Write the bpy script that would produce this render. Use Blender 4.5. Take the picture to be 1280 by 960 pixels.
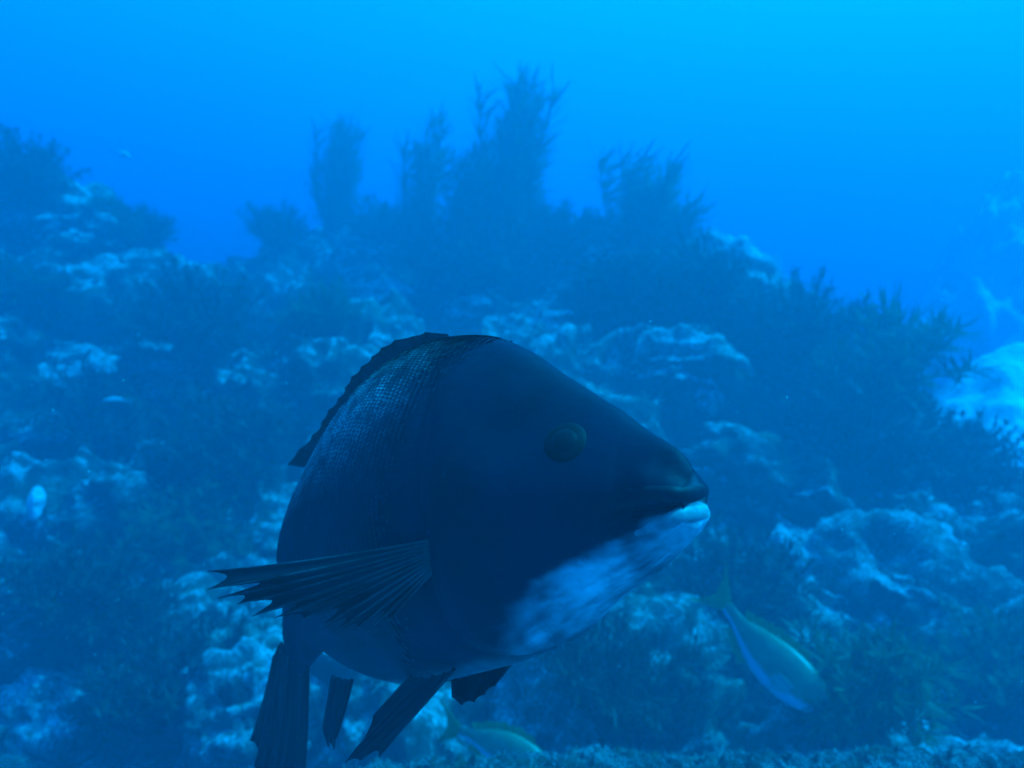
import bpy, bmesh, math, random
import numpy as np
from mathutils import Vector, Matrix, Euler
from mathutils.bvhtree import BVHTree

for o in list(bpy.data.objects): bpy.data.objects.remove(o)
scene = bpy.context.scene
COL = scene.collection

# ------------------------------------------------------------------ camera
CAM = Vector((0.0, 0.0, 1.3)); F = 970.0           # focal length in pixels of the 1280-wide photograph
cd = bpy.data.cameras.new('camera'); cam = bpy.data.objects.new('camera', cd); COL.objects.link(cam)
cam.location = CAM; cam.rotation_euler = (math.pi/2, 0, 0)
cd.sensor_width = 36.0; cd.lens = F/1280*36; cd.clip_start = 0.02; cd.clip_end = 500
cd.dof.use_dof = True; cd.dof.focus_distance = 0.49; cd.dof.aperture_fstop = 7.5
scene.camera = cam

# ------------------------------------------------------------------ world, sun, exposure
SUN_EL, SUN_AZ = math.radians(55), math.radians(90)     # azimuth clockwise from +Y: behind the reef, to the right
w = bpy.data.worlds.new('World'); scene.world = w; w.use_nodes = True
nt = w.node_tree; nt.nodes.clear()
sky = nt.nodes.new('ShaderNodeTexSky'); sky.sky_type = 'NISHITA'; sky.sun_disc = False
sky.sun_elevation = SUN_EL; sky.sun_rotation = SUN_AZ
bg = nt.nodes.new('ShaderNodeBackground'); bg.inputs['Strength'].default_value = 0.15
wo = nt.nodes.new('ShaderNodeOutputWorld')
nt.links.new(sky.outputs[0], bg.inputs[0]); nt.links.new(bg.outputs[0], wo.inputs[0])
sd = bpy.data.lights.new('sun', 'SUN'); sd.energy = 5.0; sd.angle = math.radians(2.5); sd.color = (1, 0.97, 0.92)
sun = bpy.data.objects.new('sun', sd); COL.objects.link(sun)
to_sun = Vector((math.cos(SUN_EL)*math.sin(SUN_AZ), math.cos(SUN_EL)*math.cos(SUN_AZ), math.sin(SUN_EL)))
sun.rotation_euler = to_sun.to_track_quat('Z', 'Y').to_euler(); sun.location = (3, 3, 8)
vs = scene.view_settings; vs.view_transform = 'Standard'; vs.look = 'None'; vs.gamma = 1; vs.exposure = 3.3
vs.use_curve_mapping = False
cy = scene.cycles
cy.volume_bounces = 2; cy.max_bounces = 6; cy.diffuse_bounces = 2; cy.glossy_bounces = 2
cy.transmission_bounces = 3; cy.transparent_max_bounces = 6; cy.use_denoising = True

# ------------------------------------------------------------------ helpers
def P(px, py, Y):
    return Vector(((px-640)/F*Y, Y, CAM.z-(py-480)/F*Y))
def ray(px, py):
    return Vector(((px-640)/F, 1.0, -(py-480)/F)).normalized()

def _hash(ix, iy, iz, seed):
    h = (ix.astype(np.int64)*374761393 + iy.astype(np.int64)*668265263 + iz.astype(np.int64)*2147483647 + seed*974634777) & 0x7fffffff
    h = ((h ^ (h >> 13))*1274126177) & 0x7fffffff
    h = ((h ^ (h >> 16))*60493) & 0x7fffffff
    return (h ^ (h >> 11)) % 65536/65535.0
def vnoise(p, seed=0):
    i = np.floor(p); f = p-i; f = f*f*f*(f*(f*6-15)+10); i = i.astype(np.int64)
    r = 0
    for dx in (0, 1):
        for dy in (0, 1):
            for dz in (0, 1):
                wgt = (f[:, 0] if dx else 1-f[:, 0])*(f[:, 1] if dy else 1-f[:, 1])*(f[:, 2] if dz else 1-f[:, 2])
                r = r+wgt*_hash(i[:, 0]+dx, i[:, 1]+dy, i[:, 2]+dz, seed)
    return r*2-1
def fbm(p, freq, octv=4, seed=0, gain=0.5):
    a, s, q = 1.0, 0.0, p*freq
    for k in range(octv):
        s = s+a*vnoise(q+k*17.3, seed+k); q = q*2.03; a *= gain
    return s
def ridged(p, freq, octv=3, seed=0):
    a, s, q = 1.0, 0.0, p*freq
    for k in range(octv):
        s = s+a*(1-2*np.abs(vnoise(q+k*9.1, seed+k))); q = q*2.1; a *= 0.5
    return s
def worley(p, freq, seed=0):
    q = p*freq; i = np.floor(q).astype(np.int64); d1 = np.full(len(p), 9.0); d2 = np.full(len(p), 9.0)
    for dx in (-1, 0, 1):
        for dy in (-1, 0, 1):
            for dz in (-1, 0, 1):
                c = i+np.array([dx, dy, dz])
                pt = c+np.stack([_hash(c[:, 0], c[:, 1], c[:, 2], seed+k) for k in range(3)], 1)
                d = np.sqrt(((q-pt)**2).sum(1))
                d2 = np.minimum(d2, np.maximum(d1, d)); d1 = np.minimum(d1, d)
    return d1, d2

def mesh_from(name, verts, faces, smooth=True):
    me = bpy.data.meshes.new(name)
    me.from_pydata([tuple(v) for v in verts] if not isinstance(verts, np.ndarray) else verts.tolist(), [], faces if isinstance(faces, list) else faces.tolist())
    if smooth: me.polygons.foreach_set('use_smooth', [True]*len(me.polygons))
    me.update(); return me
def link(name, me, mat=None, parent=None, loc=None):
    o = bpy.data.objects.new(name, me); COL.objects.link(o)
    if mat is not None:
        if not me.materials: me.materials.append(mat)
    if parent is not None: o.parent = parent
    if loc is not None: o.location = loc
    return o
def tag(o, label=None, cat=None, group=None, kind=None):
    if label: o['label'] = label
    if cat: o['category'] = cat
    if group: o['group'] = group
    if kind: o['kind'] = kind
    return o
def empty(name, loc):
    o = bpy.data.objects.new(name, None); COL.objects.link(o); o.location = loc; o.empty_display_size = 0.05; return o
def grid_faces(n, m, wrap=False):
    f = []
    for i in range(n-1):
        for j in range(m if wrap else m-1):
            k = (j+1) % m
            f.append((i*m+j, i*m+k, (i+1)*m+k, (i+1)*m+j))
    return f
def copy_tree(o, parent=None):
    c = o.copy(); COL.objects.link(c); c.parent = parent
    for ch in list(o.children): copy_tree(ch, c)
    return c
def interp(x, xs, ys):
    """smooth (monotone-ish) interpolation of a table"""
    x = np.asarray(x, float); xs = np.asarray(xs, float); ys = np.asarray(ys, float)
    m = np.gradient(ys, xs); i = np.clip(np.searchsorted(xs, x)-1, 0, len(xs)-2)
    h = xs[i+1]-xs[i]; t = np.clip((x-xs[i])/h, 0, 1)
    return ((1+2*t)*(1-t)**2)*ys[i]+t*(1-t)**2*h*m[i]+t*t*(3-2*t)*ys[i+1]+t*t*(t-1)*h*m[i+1]

# ------------------------------------------------------------------ materials
class N:
    def __init__(s, name):
        s.m = bpy.data.materials.new(name); s.m.use_nodes = True; s.t = s.m.node_tree; s.t.nodes.clear()
        s.out = s.n('ShaderNodeOutputMaterial')
    def n(s, t, **k):
        x = s.t.nodes.new(t)
        for a, b in k.items(): setattr(x, a, b)
        return x
    def l(s, a, b): s.t.links.new(a, b)
    def noise(s, scale, detail=4, rough=0.55, co=None, dist=0.0):
        x = s.n('ShaderNodeTexNoise'); x.inputs['Scale'].default_value = scale; x.inputs['Detail'].default_value = detail
        x.inputs['Roughness'].default_value = rough; x.inputs['Distortion'].default_value = dist
        if co is not None: s.l(co, x.inputs['Vector'])
        return x.outputs['Fac']
    def ramp(s, fac, stops):
        r = s.n('ShaderNodeValToRGB'); e = r.color_ramp.elements
        while len(e) < len(stops): e.new(0.5)
        for k, (p, c) in enumerate(stops):
            e[k].position = p; e[k].color = (c[0], c[1], c[2], 1) if isinstance(c, tuple) else (c, c, c, 1)
        s.l(fac, r.inputs[0]); return r.outputs[0]
    def mix(s, fac, a, b):
        x = s.n('ShaderNodeMix', data_type='RGBA')
        for v, i in ((fac, 0), (a, 6), (b, 7)):
            if hasattr(v, 'is_output'): s.l(v, x.inputs[i])
            elif i == 0: x.inputs[0].default_value = v
            else: x.inputs[i].default_value = (*v, 1)
        return x.outputs[2]
    def math(s, op, a, b=None):
        x = s.n('ShaderNodeMath', operation=op)
        for k, v in enumerate((a, b)):
            if v is None: continue
            if hasattr(v, 'is_output'): s.l(v, x.inputs[k])
            else: x.inputs[k].default_value = v
        return x.outputs[0]
    def bump(s, h, strength, dist):
        b = s.n('ShaderNodeBump'); b.inputs['Strength'].default_value = strength; b.inputs['Distance'].default_value = dist
        s.l(h, b.inputs['Height']); return b.outputs[0]
    def bsdf(s, col, rough=0.8, normal=None, spec=0.3):
        b = s.n('ShaderNodeBsdfPrincipled')
        if hasattr(col, 'is_output'): s.l(col, b.inputs['Base Color'])
        else: b.inputs['Base Color'].default_value = (*col, 1)
        if hasattr(rough, 'is_output'): s.l(rough, b.inputs['Roughness'])
        else: b.inputs['Roughness'].default_value = rough
        b.inputs['Specular IOR Level'].default_value = spec
        if normal is not None: s.l(normal, b.inputs['Normal'])
        return b
    def done(s, sh): s.l(sh, s.out.inputs['Surface']); return s.m

def rock_mat(name, dark, mid, pale, cover=0.5, scale=1.0, seed=0.0):
    k = N(name); g = k.n('ShaderNodeNewGeometry').outputs['Position']
    mp = k.n('ShaderNodeMapping'); k.l(g, mp.inputs[0]); mp.inputs['Location'].default_value = (seed, seed*1.7, -seed); g = mp.outputs[0]
    big = k.noise(2.6*scale, 5, 0.6, g, 0.4)
    sml = k.noise(20*scale, 6, 0.7, g, 0.6)
    fine = k.noise(60*scale, 4, 0.7, g)
    mix = k.math('ADD', k.math('MULTIPLY', big, 0.45), k.math('MULTIPLY', sml, 0.55))
    # pale turf and coralline crust on upward faces, also painting in dappled sun
    nz = k.n('ShaderNodeSeparateXYZ'); k.l(k.n('ShaderNodeNewGeometry').outputs['Normal'], nz.inputs[0])
    up = k.math('MULTIPLY', nz.outputs[2], 0.13)
    v = k.math('ADD', mix, up)
    c = k.ramp(v, [(0.0, dark), (cover-0.06, dark), (cover+0.03, mid), (cover+0.12, pale), (1.0, pale)])
    c = k.mix(k.ramp(fine, [(0.40, 0.0), (0.60, 1.0)]), k.mix(0.75, c, dark), c)
    gr = k.ramp(k.noise(5*scale, 3, 0.5, g), [(0.5, 0.0), (0.66, 1.0)])
    c = k.mix(k.math('MULTIPLY', gr, 0.45), c, (0.09, 0.13, 0.05))
    h = k.math('ADD', sml, k.math('MULTIPLY', fine, 0.45))
    return k.done(k.bsdf(c, 0.9, k.bump(h, 0.9, 0.03), 0.15).outputs[0])

M = {}
M['reef'] = rock_mat('reef_rock', (0.035, 0.04, 0.03), (0.13, 0.13, 0.10), (0.68, 0.68, 0.64), 0.555)
M['boulder'] = rock_mat('boulder_rock', (0.04, 0.045, 0.035), (0.16, 0.16, 0.13), (0.58, 0.58, 0.54), 0.565, 1.3, 3.1)
M['pale_boulder'] = rock_mat('pale_boulder_rock', (0.07, 0.075, 0.06), (0.30, 0.30, 0.26), (0.80, 0.80, 0.76), 0.51, 1.6, 7.7)
M['ledge'] = rock_mat('ledge_rock', (0.04, 0.045, 0.035), (0.10, 0.10, 0.10), (0.42, 0.42, 0.42), 0.57, 5.0, 5.0)

k = N('sand'); g = k.n('ShaderNodeNewGeometry').outputs['Position']
a = k.noise(3, 5, 0.6, g, 0.5); b = k.noise(40, 4, 0.6, g)
c = k.ramp(a, [(0.3, (0.62, 0.62, 0.58)), (0.6, (0.85, 0.85, 0.81))])
rub = k.ramp(k.noise(7, 6, .65, g, .7), [(.52, 0.0), (.62, 1.0)]); c = k.mix(k.math('MULTIPLY', rub, .4), c, (.24, .24, .21))
M['sand'] = k.done(k.bsdf(c, 0.95, k.bump(k.math('ADD', a, k.math('MULTIPLY', b, 0.25)), 0.8, 0.06), 0.1).outputs[0])

def weed_mat(name, c1, c2, trans=0.35):
    k = N(name); oi = k.n('ShaderNodeObjectInfo'); g = k.n('ShaderNodeNewGeometry').outputs['Position']
    n = k.noise(9, 3, 0.6, g); c = k.mix(k.ramp(n, [(0.35, 0.0), (0.65, 1.0)]), c1, c2)
    b = k.bsdf(c, 0.55, None, 0.3); t = k.n('ShaderNodeBsdfTranslucent'); k.l(c, t.inputs[0])
    m = k.n('ShaderNodeMixShader'); m.inputs[0].default_value = trans
    k.l(b.outputs[0], m.inputs[1]); k.l(t.outputs[0], m.inputs[2]); return k.done(m.outputs[0])
M['weed_dark'] = weed_mat('dark_seaweed', (0.022, 0.026, 0.012), (0.05, 0.055, 0.022), 0.2)
M['weed_olive'] = weed_mat('olive_seaweed', (0.06, 0.09, 0.03), (0.12, 0.16, 0.05), 0.4)
M['kelp'] = weed_mat('kelp_blade', (0.04, 0.055, 0.02), (0.09, 0.12, 0.04), 0.35)
M['stem'] = weed_mat('weed_stem', (0.03, 0.03, 0.015), (0.06, 0.055, 0.03), 0.0)
M['ledge_turf'] = weed_mat('ledge_turf', (0.05, 0.055, 0.05), (0.30, 0.31, 0.32), 0.15)
M['turf'] = weed_mat('pale_turf', (0.22, 0.23, 0.17), (0.40, 0.40, 0.32), 0.25)

# ------------------------------------------------------------------ reef terrain
crest = [(-900, 150, 3.0), (-500, 215, 3.0), (-200, 240, 3.2), (0, 250, 3.4), (100, 250, 3.6), (180, 290, 3.9), (250, 345, 4.2), (330, 315, 4.4), (400, 290, 4.6),
         (520, 310, 4.6), (640, 300, 4.6), (740, 325, 4.4), (850, 345, 4.3), (960, 395, 3.9), (1060, 430, 3.7), (1150, 500, 3.45),
         (1240, 570, 3.2), (1400, 640, 2.9), (1700, 700, 2.6), (2200, 740, 2.4)]
cw = np.array([tuple(P(a, b, c*(1.22-0.22*min(1, max(0, (a-740)/240))))) for a, b, c in crest])
NX, NY = 760, 480
xs = np.linspace(-6.0, 4.4, NX); tt = np.linspace(0, 1, NY)
Yc = np.interp(xs, cw[:, 0], cw[:, 1]); Zc = np.interp(xs, cw[:, 0], cw[:, 2])
kern = np.hanning(25); kern /= kern.sum()
Yc = np.convolve(np.pad(Yc, 12, 'edge'), kern, 'valid'); Zc = np.convolve(np.pad(Zc, 12, 'edge'), kern, 'valid')
Yt = 1.62+0.10*np.abs(xs)
TX = np.repeat(xs[:, None], NY, 1)
TY = np.zeros((NX, NY)); TZ = np.zeros((NX, NY))
front = 0.72                                     # share of the rows on the face that looks at the camera
u = np.clip(tt/front, 0, 1); v = np.clip((tt-front)/(1-front), 0, 1)
for i in range(NX):
    TY[i] = Yt[i]+(Yc[i]-Yt[i])*u+v*3.6
    prof = u**0.85+0.045*np.sin(u*math.pi*5+xs[i]*1.3)*(1-u)     # gentle terraces
    TZ[i] = 0.12+(Zc[i]-0.12)*prof-(Zc[i]+0.5)*(v*v*(3-2*v))
Tp = np.stack([TX, TY, TZ], 2)
du = np.gradient(Tp, axis=0); dv = np.gradient(Tp, axis=1)
nrm = np.cross(du, dv); nrm /= np.linalg.norm(nrm, axis=2, keepdims=True)+1e-9
pt = Tp.reshape(-1, 3); nn = nrm.reshape(-1, 3)
d1, d2 = worley(pt+0.25*np.stack([fbm(pt, 1.6, 2, 90+q) for q in range(3)], 1), 1.5, 5)
disp = 0.17*fbm(pt, 1.1, 3, 11)+0.20*np.clip(d2-d1, 0, 0.5)-0.05+0.10*ridged(pt, 2.7, 3, 21)+0.05*fbm(pt, 8, 3, 31)+0.016*fbm(pt, 26, 3, 41)
pt = pt+nn*disp[:, None]
me = mesh_from('reef_slope', pt, grid_faces(NX, NY)); reef = tag(link('reef_slope', me, M['reef']), kind='structure')
bv = BVHTree.FromPolygons([tuple(p) for p in pt], grid_faces(NX, NY))
def hit(px, py):
    h = bv.ray_cast(CAM, ray(px, py))
    while h[0] is None and py < 700:                 # over the skyline: slide down to the crest below
        py += 8; h = bv.ray_cast(CAM, ray(px, py))
    return (h[0], h[1] if h[1].dot(ray(px, py)) < 0 else -h[1]) if h[0] is not None else (None, None)

# seabed sheet far and wide, sand
n = 120; gx = np.linspace(-34, 34, n); gy = np.linspace(-18, 44, n)
X, Y = np.meshgrid(gx, gy, indexing='ij'); q = np.stack([X.ravel(), Y.ravel(), np.zeros(n*n)], 1)
q[:, 2] = -0.25+0.25*fbm(q, 0.25, 3, 3)
tag(link('seabed', mesh_from('seabed', q, grid_faces(n, n)), M['sand']), kind='structure')

def mound(name, c, rx, ry, h, mat, seed, res=150, amp=0.08, freq=2.0, rot=0.0, tilt=0.0, rid=0.5):
    """a low bank rising out of the bottom: closed dome, real relief"""
    a = np.linspace(-1, 1, res); U, V = np.meshgrid(a, a, indexing='ij'); r = np.clip(1-(U**2+V**2), 0, 1)
    z = h*r**0.75+tilt*U*r
    p = np.stack([U.ravel()*rx, V.ravel()*ry, z.ravel()], 1)
    d = (amp*fbm(p+seed, freq, 4, seed)+rid*amp*ridged(p+seed, freq*1.9, 3, seed+5))*np.clip(r.ravel()*4, 0, 1)
    p[:, 2] += d; p[:, 1] -= d*0.4
    o = link(name, mesh_from(name, p, grid_faces(res, res)), mat, None, c); o.rotation_euler.z = rot; return o

sb = mound('sand_bank', (2.22, 3.55, -0.3), 1.20, 0.85, 1.66, M['sand'], 4, 190, 0.10, 1.7, 0.25, 0.35, 0.15)
tag(sb, kind='structure')
fr = mound('distant_reef', (5.1, 6.9, -0.3), 2.1, 1.6, 3.5, M['sand'], 14, 170, 0.35, 0.9, 0.1, 0.5); tag(fr, kind='structure')
fr2 = mound('far_reef', (1.75, 6.9, -0.3), 1.5, 1.3, 2.75, M['pale_boulder'], 24, 150, 0.25, 1.2, 0.3, -0.2); tag(fr2, kind='structure')

# ------------------------------------------------------------------ boulders
def boulder_mesh(seed, sub=5, amp=0.3):
    bm = bmesh.new(); bmesh.ops.create_icosphere(bm, subdivisions=sub, radius=1.0)
    p = np.array([v.co[:] for v in bm.verts]); f = [[v.index for v in fc.verts] for fc in bm.faces]; bm.free()
    d1, d2 = worley(p, 1.5, seed)
    s = 1+amp*(fbm(p, 1.3, 3, seed)+0.6*np.clip(d2-d1, 0, .45)+0.30*ridged(p, 3.1, 3, seed+3)+0.12*fbm(p, 9, 3, seed+7))
    return mesh_from('boulder', p*s[:, None], f)
BM = [boulder_mesh(s) for s in (101, 202, 303, 404, 505, 606)]
BMP = []
for m0 in BM:
    m0.materials.append(M['boulder']); m1 = m0.copy(); m1.materials.clear(); m1.materials.append(M['pale_boulder']); BMP.append(m1)
rnd = random.Random(5)
LAND = []
SHORT = ['sunlit rock slab', 'broad pale crusted boulder', 'small pale knobbly rock', 'dark craggy boulder', 'low rounded rock above the ledge', 'pale topped rock under the dark weed', 'pale crusted rock over the fish nape', 'small pale rock over the dorsal fin', 'smooth pale boulder under the kelp', 'pale lumpy rock at the left kelp', 'pale upright crest rock', 'bright streaked rock by the dip', 'pale ledge-like rock on the left shoulder', 'bright topped rock on the left summit', 'small bright rock on the left summit', 'long pale shelf rock', 'pale flat rock continuing the shelf', 'small mottled rock at the shelf end', 'pale wedge-shaped rock', 'rounded mottled rock with pale ring', 'mottled rock behind the pectoral fin', 'dark mottled rock under the sponge', 'large pale bottom rock', 'pale rock behind the big fish tail', 'long dark rock over the bottom rock', 'pale speckled rock behind the pelvic fins', 'shaded rock under the big fish chin', 'shaded rock below the diving fish', 'small pale rock between weed masses', 'hazy pale rock behind the bush', 'pale crusted rock below the sand bank']
# (pixel x, pixel y, width m, depth m, height m, tilt, pale, label)
boulders = [
 (960, 575, .62, .40, .26, -20, 0, 'wide rock slab with sunlit upper rim and dark overhang, right of the big fish'),
 (1120, 700, .50, .38, .36, -15, 1, 'broad pale crusted boulder on the slope above the small diving fish'),
 (1010, 690, .26, .2, .18, 0, 1, 'small pale knobbly rock between the overhanging slab and the diving fish'),
 (1230, 780, .42, .3, .34, -10, 0, 'dark craggy boulder low on the slope beside the pale crusted boulder'),
 (1150, 860, .34, .26, .2, 0, 0, 'low rounded rock at the foot of the slope just over the ledge'),
 (860, 440, .40, .3, .22, -8, 1, 'pale topped rock below the dark weed mass above the big fish head'),
 (690, 400, .42, .3, .2, 8, 1, 'pale crusted rock directly over the nape of the big fish'),
 (600, 385, .30, .25, .17, 0, 1, 'small pale rock over the dorsal fin of the big fish'),
 (450, 370, .50, .34, .26, 10, 1, 'smooth pale boulder under the tall kelp stand'),
 (440, 295, .32, .28, .24, 0, 1, 'pale lumpy rock at the foot of the left kelp plume'),
 (368, 258, .30, .28, .30, 0, 1, 'pale upright rock on the crest beside the left kelp plume'),
 (225, 355, .40, .3, .34, 25, 1, 'bright streaked rock climbing the edge of the dip in the reef crest'),
 (95, 345, .44, .34, .26, 5, 1, 'pale ledge-like rock on the upper left reef shoulder'),
 (90, 270, .34, .3, .2, 0, 1, 'bright topped rock under the dark weed on the left reef summit'),
 (15, 260, .26, .26, .22, 0, 1, 'small bright rock on the left reef summit next to a bright topped rock'),
 (60, 450, .46, .3, .16, 3, 1, 'long pale flat rock forming a shelf across the left reef'),
 (240, 468, .50, .28, .15, -3, 1, 'pale flat rock continuing the shelf toward the big fish'),
 (360, 490, .3, .24, .16, 0, 0, 'small mottled rock at the fish end of the pale shelf'),
 (30, 540, .26, .22, .16, 10, 1, 'pale wedge-shaped rock under the left shelf'),
 (150, 625, .34, .28, .22, 0, 0, 'rounded mottled rock with pale ring below the shaded hollow'),
 (310, 680, .36, .26, .18, 0, 0, 'mottled rock behind the pectoral fin of the big fish'),
 (40, 690, .30, .26, .24, 0, 0, 'dark mottled rock under the white sponge'),
 (50, 880, .46, .3, .24, 0, 1, 'large pale rock at the bottom of the left slope'),
 (300, 880, .30, .24, .24, 0, 1, 'pale rock behind the tail of the big fish'),
 (160, 770, .46, .3, .2, 5, 0, 'long dark rock above the large pale bottom rock'),
 (690, 880, .24, .2, .24, 0, 1, 'pale speckled rock behind the pelvic fins of the big fish'),
 (800, 800, .4, .3, .24, 0, 0, 'dark shaded rock under the chin of the big fish'),
 (1000, 860, .34, .25, .2, 0, 0, 'dark shaded rock below the small diving fish'),
 (760, 315, .22, .2, .17, 0, 1, 'small pale rock peeking out between two dark weed masses'),
 (905, 305, .5, .4, .36, 0, 1, 'hazy pale rock rising behind the rounded dark bush'),
 (1250, 640, .36, .3, .24, -20, 1, 'pale crusted rock below the bright sand bank'),
]
for i, (px, py, sx, sy, sz, tl, pale, lab) in enumerate(boulders):
    loc, nr = hit(px, py)
    if loc is None: loc = P(px, py, 5.2)
    o = link('boulder', (BMP if pale else BM)[i % 6]); o.location = loc+Vector((0, sy*0.34, -sz*0.42))
    o.scale = (sx*.53, sy*.56, sz*.72); o.rotation_euler = (rnd.uniform(-.2, .2), math.radians(-tl), rnd.uniform(-.5, .5))
    tag(o, lab, 'rock', 'boulders of the reef'); LAND.append((o.location.copy(), SHORT[i]))

# ------------------------------------------------------------------ seaweed
def tube(V, Fc, pts, r0, r1, n=6):
    b = len(V); L = len(pts)
    for i, p in enumerate(pts):
        t = (pts[min(i+1, L-1)]-pts[max(i-1, 0)]).normalized(); a = t.orthogonal().normalized(); c = t.cross(a); r = r0+(r1-r0)*i/(L-1)
        for j in range(n):
            an = 2*math.pi*j/n; V.append(p+a*(math.cos(an)*r)+c*(math.sin(an)*r))
    for i in range(L-1):
        for j in range(n): Fc.append((b+i*n+j, b+i*n+(j+1) % n, b+(i+1)*n+(j+1) % n, b+(i+1)*n+j))
    V.append(pts[-1].copy()); e = len(V)-1
    for j in range(n): Fc.append((b+(L-1)*n+j, b+(L-1)*n+(j+1) % n, e))
def blade(V, Fc, p, d, length, width, up, seg=3, curl=0.5, R=random):
    """one strap-shaped blade, bent and twisted, with a slight keel"""
    b = len(V); d = d.normalized(); s = d.cross(up)
    if s.length < 1e-3: s = d.orthogonal()
    s.normalize(); q = p.copy()
    for i in range(seg+1):
        t = i/seg; wd = width*(0.35+1.3*t-1.55*t*t) if i < seg else width*0.08
        nrm = s.cross(d)
        V.append(q-s*wd*0.5); V.append(q+nrm*wd*0.12); V.append(q+s*wd*0.5)
        d = (d+up*(curl/seg)+Vector((R.uniform(-.12, .12), R.uniform(-.12, .12), R.uniform(-.12, .12)))).normalized()
        s = (s+nrm*R.uniform(-.25, .25)).normalized(); q = q+d*(length/seg)
    for i in range(seg):
        k = b+i*3; Fc.append((k, k+1, k+4, k+3)); Fc.append((k+1, k+2, k+5, k+4))
def bush_meshes(seed, stems=46, leaves=26, leaf=0.085, width=0.02, flat=0.85):
    """rounded bushy weed of unit radius: stems out of one holdfast, leaf blades along their outer half"""
    R = random.Random(seed); SV, SF, LV, LF = [], [], [], []
    lob = [(Vector((R.gauss(0, 1), R.gauss(0, 1), R.uniform(.1, 1))).normalized(), R.uniform(.75, 1.15)) for _ in range(9)]
    for _ in range(stems):
        d = Vector((R.gauss(0, 1), R.gauss(0, 1), abs(R.gauss(0, .9))+.05)).normalized()
        ln = max(lob, key=lambda q: q[0].dot(d))[1]*R.uniform(.66, .92); d.z *= flat
        pts = []; p = Vector((R.uniform(-.15, .15), R.uniform(-.15, .15), -0.12)); dd = (d+Vector((0, 0, .7))).normalized()
        for i in range(6):
            pts.append(p.copy()); p = p+dd*(ln/5); dd = (dd*0.7+d*0.45+Vector((R.uniform(-.15, .15), R.uniform(-.15, .15), R.uniform(-.1, .1)))).normalized()
        tube(SV, SF, pts, 0.014, 0.004, 4)
        for _ in range(leaves):
            t = R.uniform(.25, 1)**0.7; i = min(int(t*5), 4); q = pts[i].lerp(pts[i+1], t*5-i)
            ld = (d*.6+Vector((R.gauss(0, .7), R.gauss(0, .7), R.gauss(.1, .7)))).normalized()
            blade(LV, LF, q, ld, leaf*R.uniform(.6, 1.5), width*R.uniform(.7, 1.4), Vector((0, 0, 1)), 2, R.uniform(-.3, .5), R)
    return mesh_from('stems', SV, SF), mesh_from('leaves', LV, LF)
def plume_meshes(seed, stipes=9, blades=70, bl=0.16, bw=0.016, lean=(0.18, 0, 0), spread=0.22):
    """tall feathery kelp of unit height, combed by the current"""
    R = random.Random(seed); SV, SF, LV, LF = [], [], [], []; lean = Vector(lean)
    for _ in range(stipes):
        h = R.uniform(.55, 1.0); p = Vector((R.uniform(-.06, .06), R.uniform(-.06, .06), -0.04)); d = Vector((R.gauss(0, spread), R.gauss(0, spread), 1)).normalized(); pts = []
        for i in range(9):
            pts.append(p.copy()); p = p+d*(h/8); d = (d+lean*0.16+Vector((R.uniform(-.07, .07), R.uniform(-.07, .07), .05))).normalized()
        tube(SV, SF, pts, 0.012, 0.004, 5)
        for _ in range(blades):
            t = R.uniform(.12, 1); i = min(int(t*8), 7); q = pts[i].lerp(pts[i+1], t*8-i)
            ld = Vector((R.gauss(0, .75), R.gauss(0, .75), R.uniform(-.1, .9)))+lean
            blade(LV, LF, q, ld, bl*R.uniform(.5, 1.35), bw*R.uniform(.7, 1.4), (Vector((0, 0, .6))+lean*2), 4, .55, R)
    return mesh_from('stipes', SV, SF), mesh_from('blades', LV, LF)
BUSH = [bush_meshes(s, 110, 60, .10, .034) for s in (1, 2, 3)]+[bush_meshes(4, 80, 40, 0.19, 0.045), bush_meshes(5, 110, 38, 0.13, 0.03)]
PLUME = [plume_meshes(11, 20, 130, .15, .020, (.12, 0, 0), .2), plume_meshes(12, 22, 120, .19, .022, (.3, 0, 0), .27), plume_meshes(13, 9, 120, .13, .018, (.08, 0, 0), .12)]
_var = {}
def with_mat(me, mat):
    k = (me.name, mat.name)
    if k not in _var:
        m = me.copy(); m.materials.clear(); m.materials.append(mat); _var[k] = m
    return _var[k]
def weed(name, kind, var, loc, scale, label, mat, cat='seaweed', group=None, rz=None, tilt=(0, 0)):
    a, b = (BUSH if kind == 'bush' else PLUME)[var]
    r = empty(name, loc); r.scale = scale if isinstance(scale, tuple) else (scale,)*3
    r.rotation_euler = (tilt[0], tilt[1], rnd.uniform(0, 6.28) if rz is None else rz)
    link('stem' if kind == 'bush' else 'stipe', with_mat(a, M['stem']), None, r)
    link('foliage' if kind == 'bush' else 'fronds', with_mat(b, M[mat]), None, r)
    return tag(r, label, cat, group)

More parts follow.
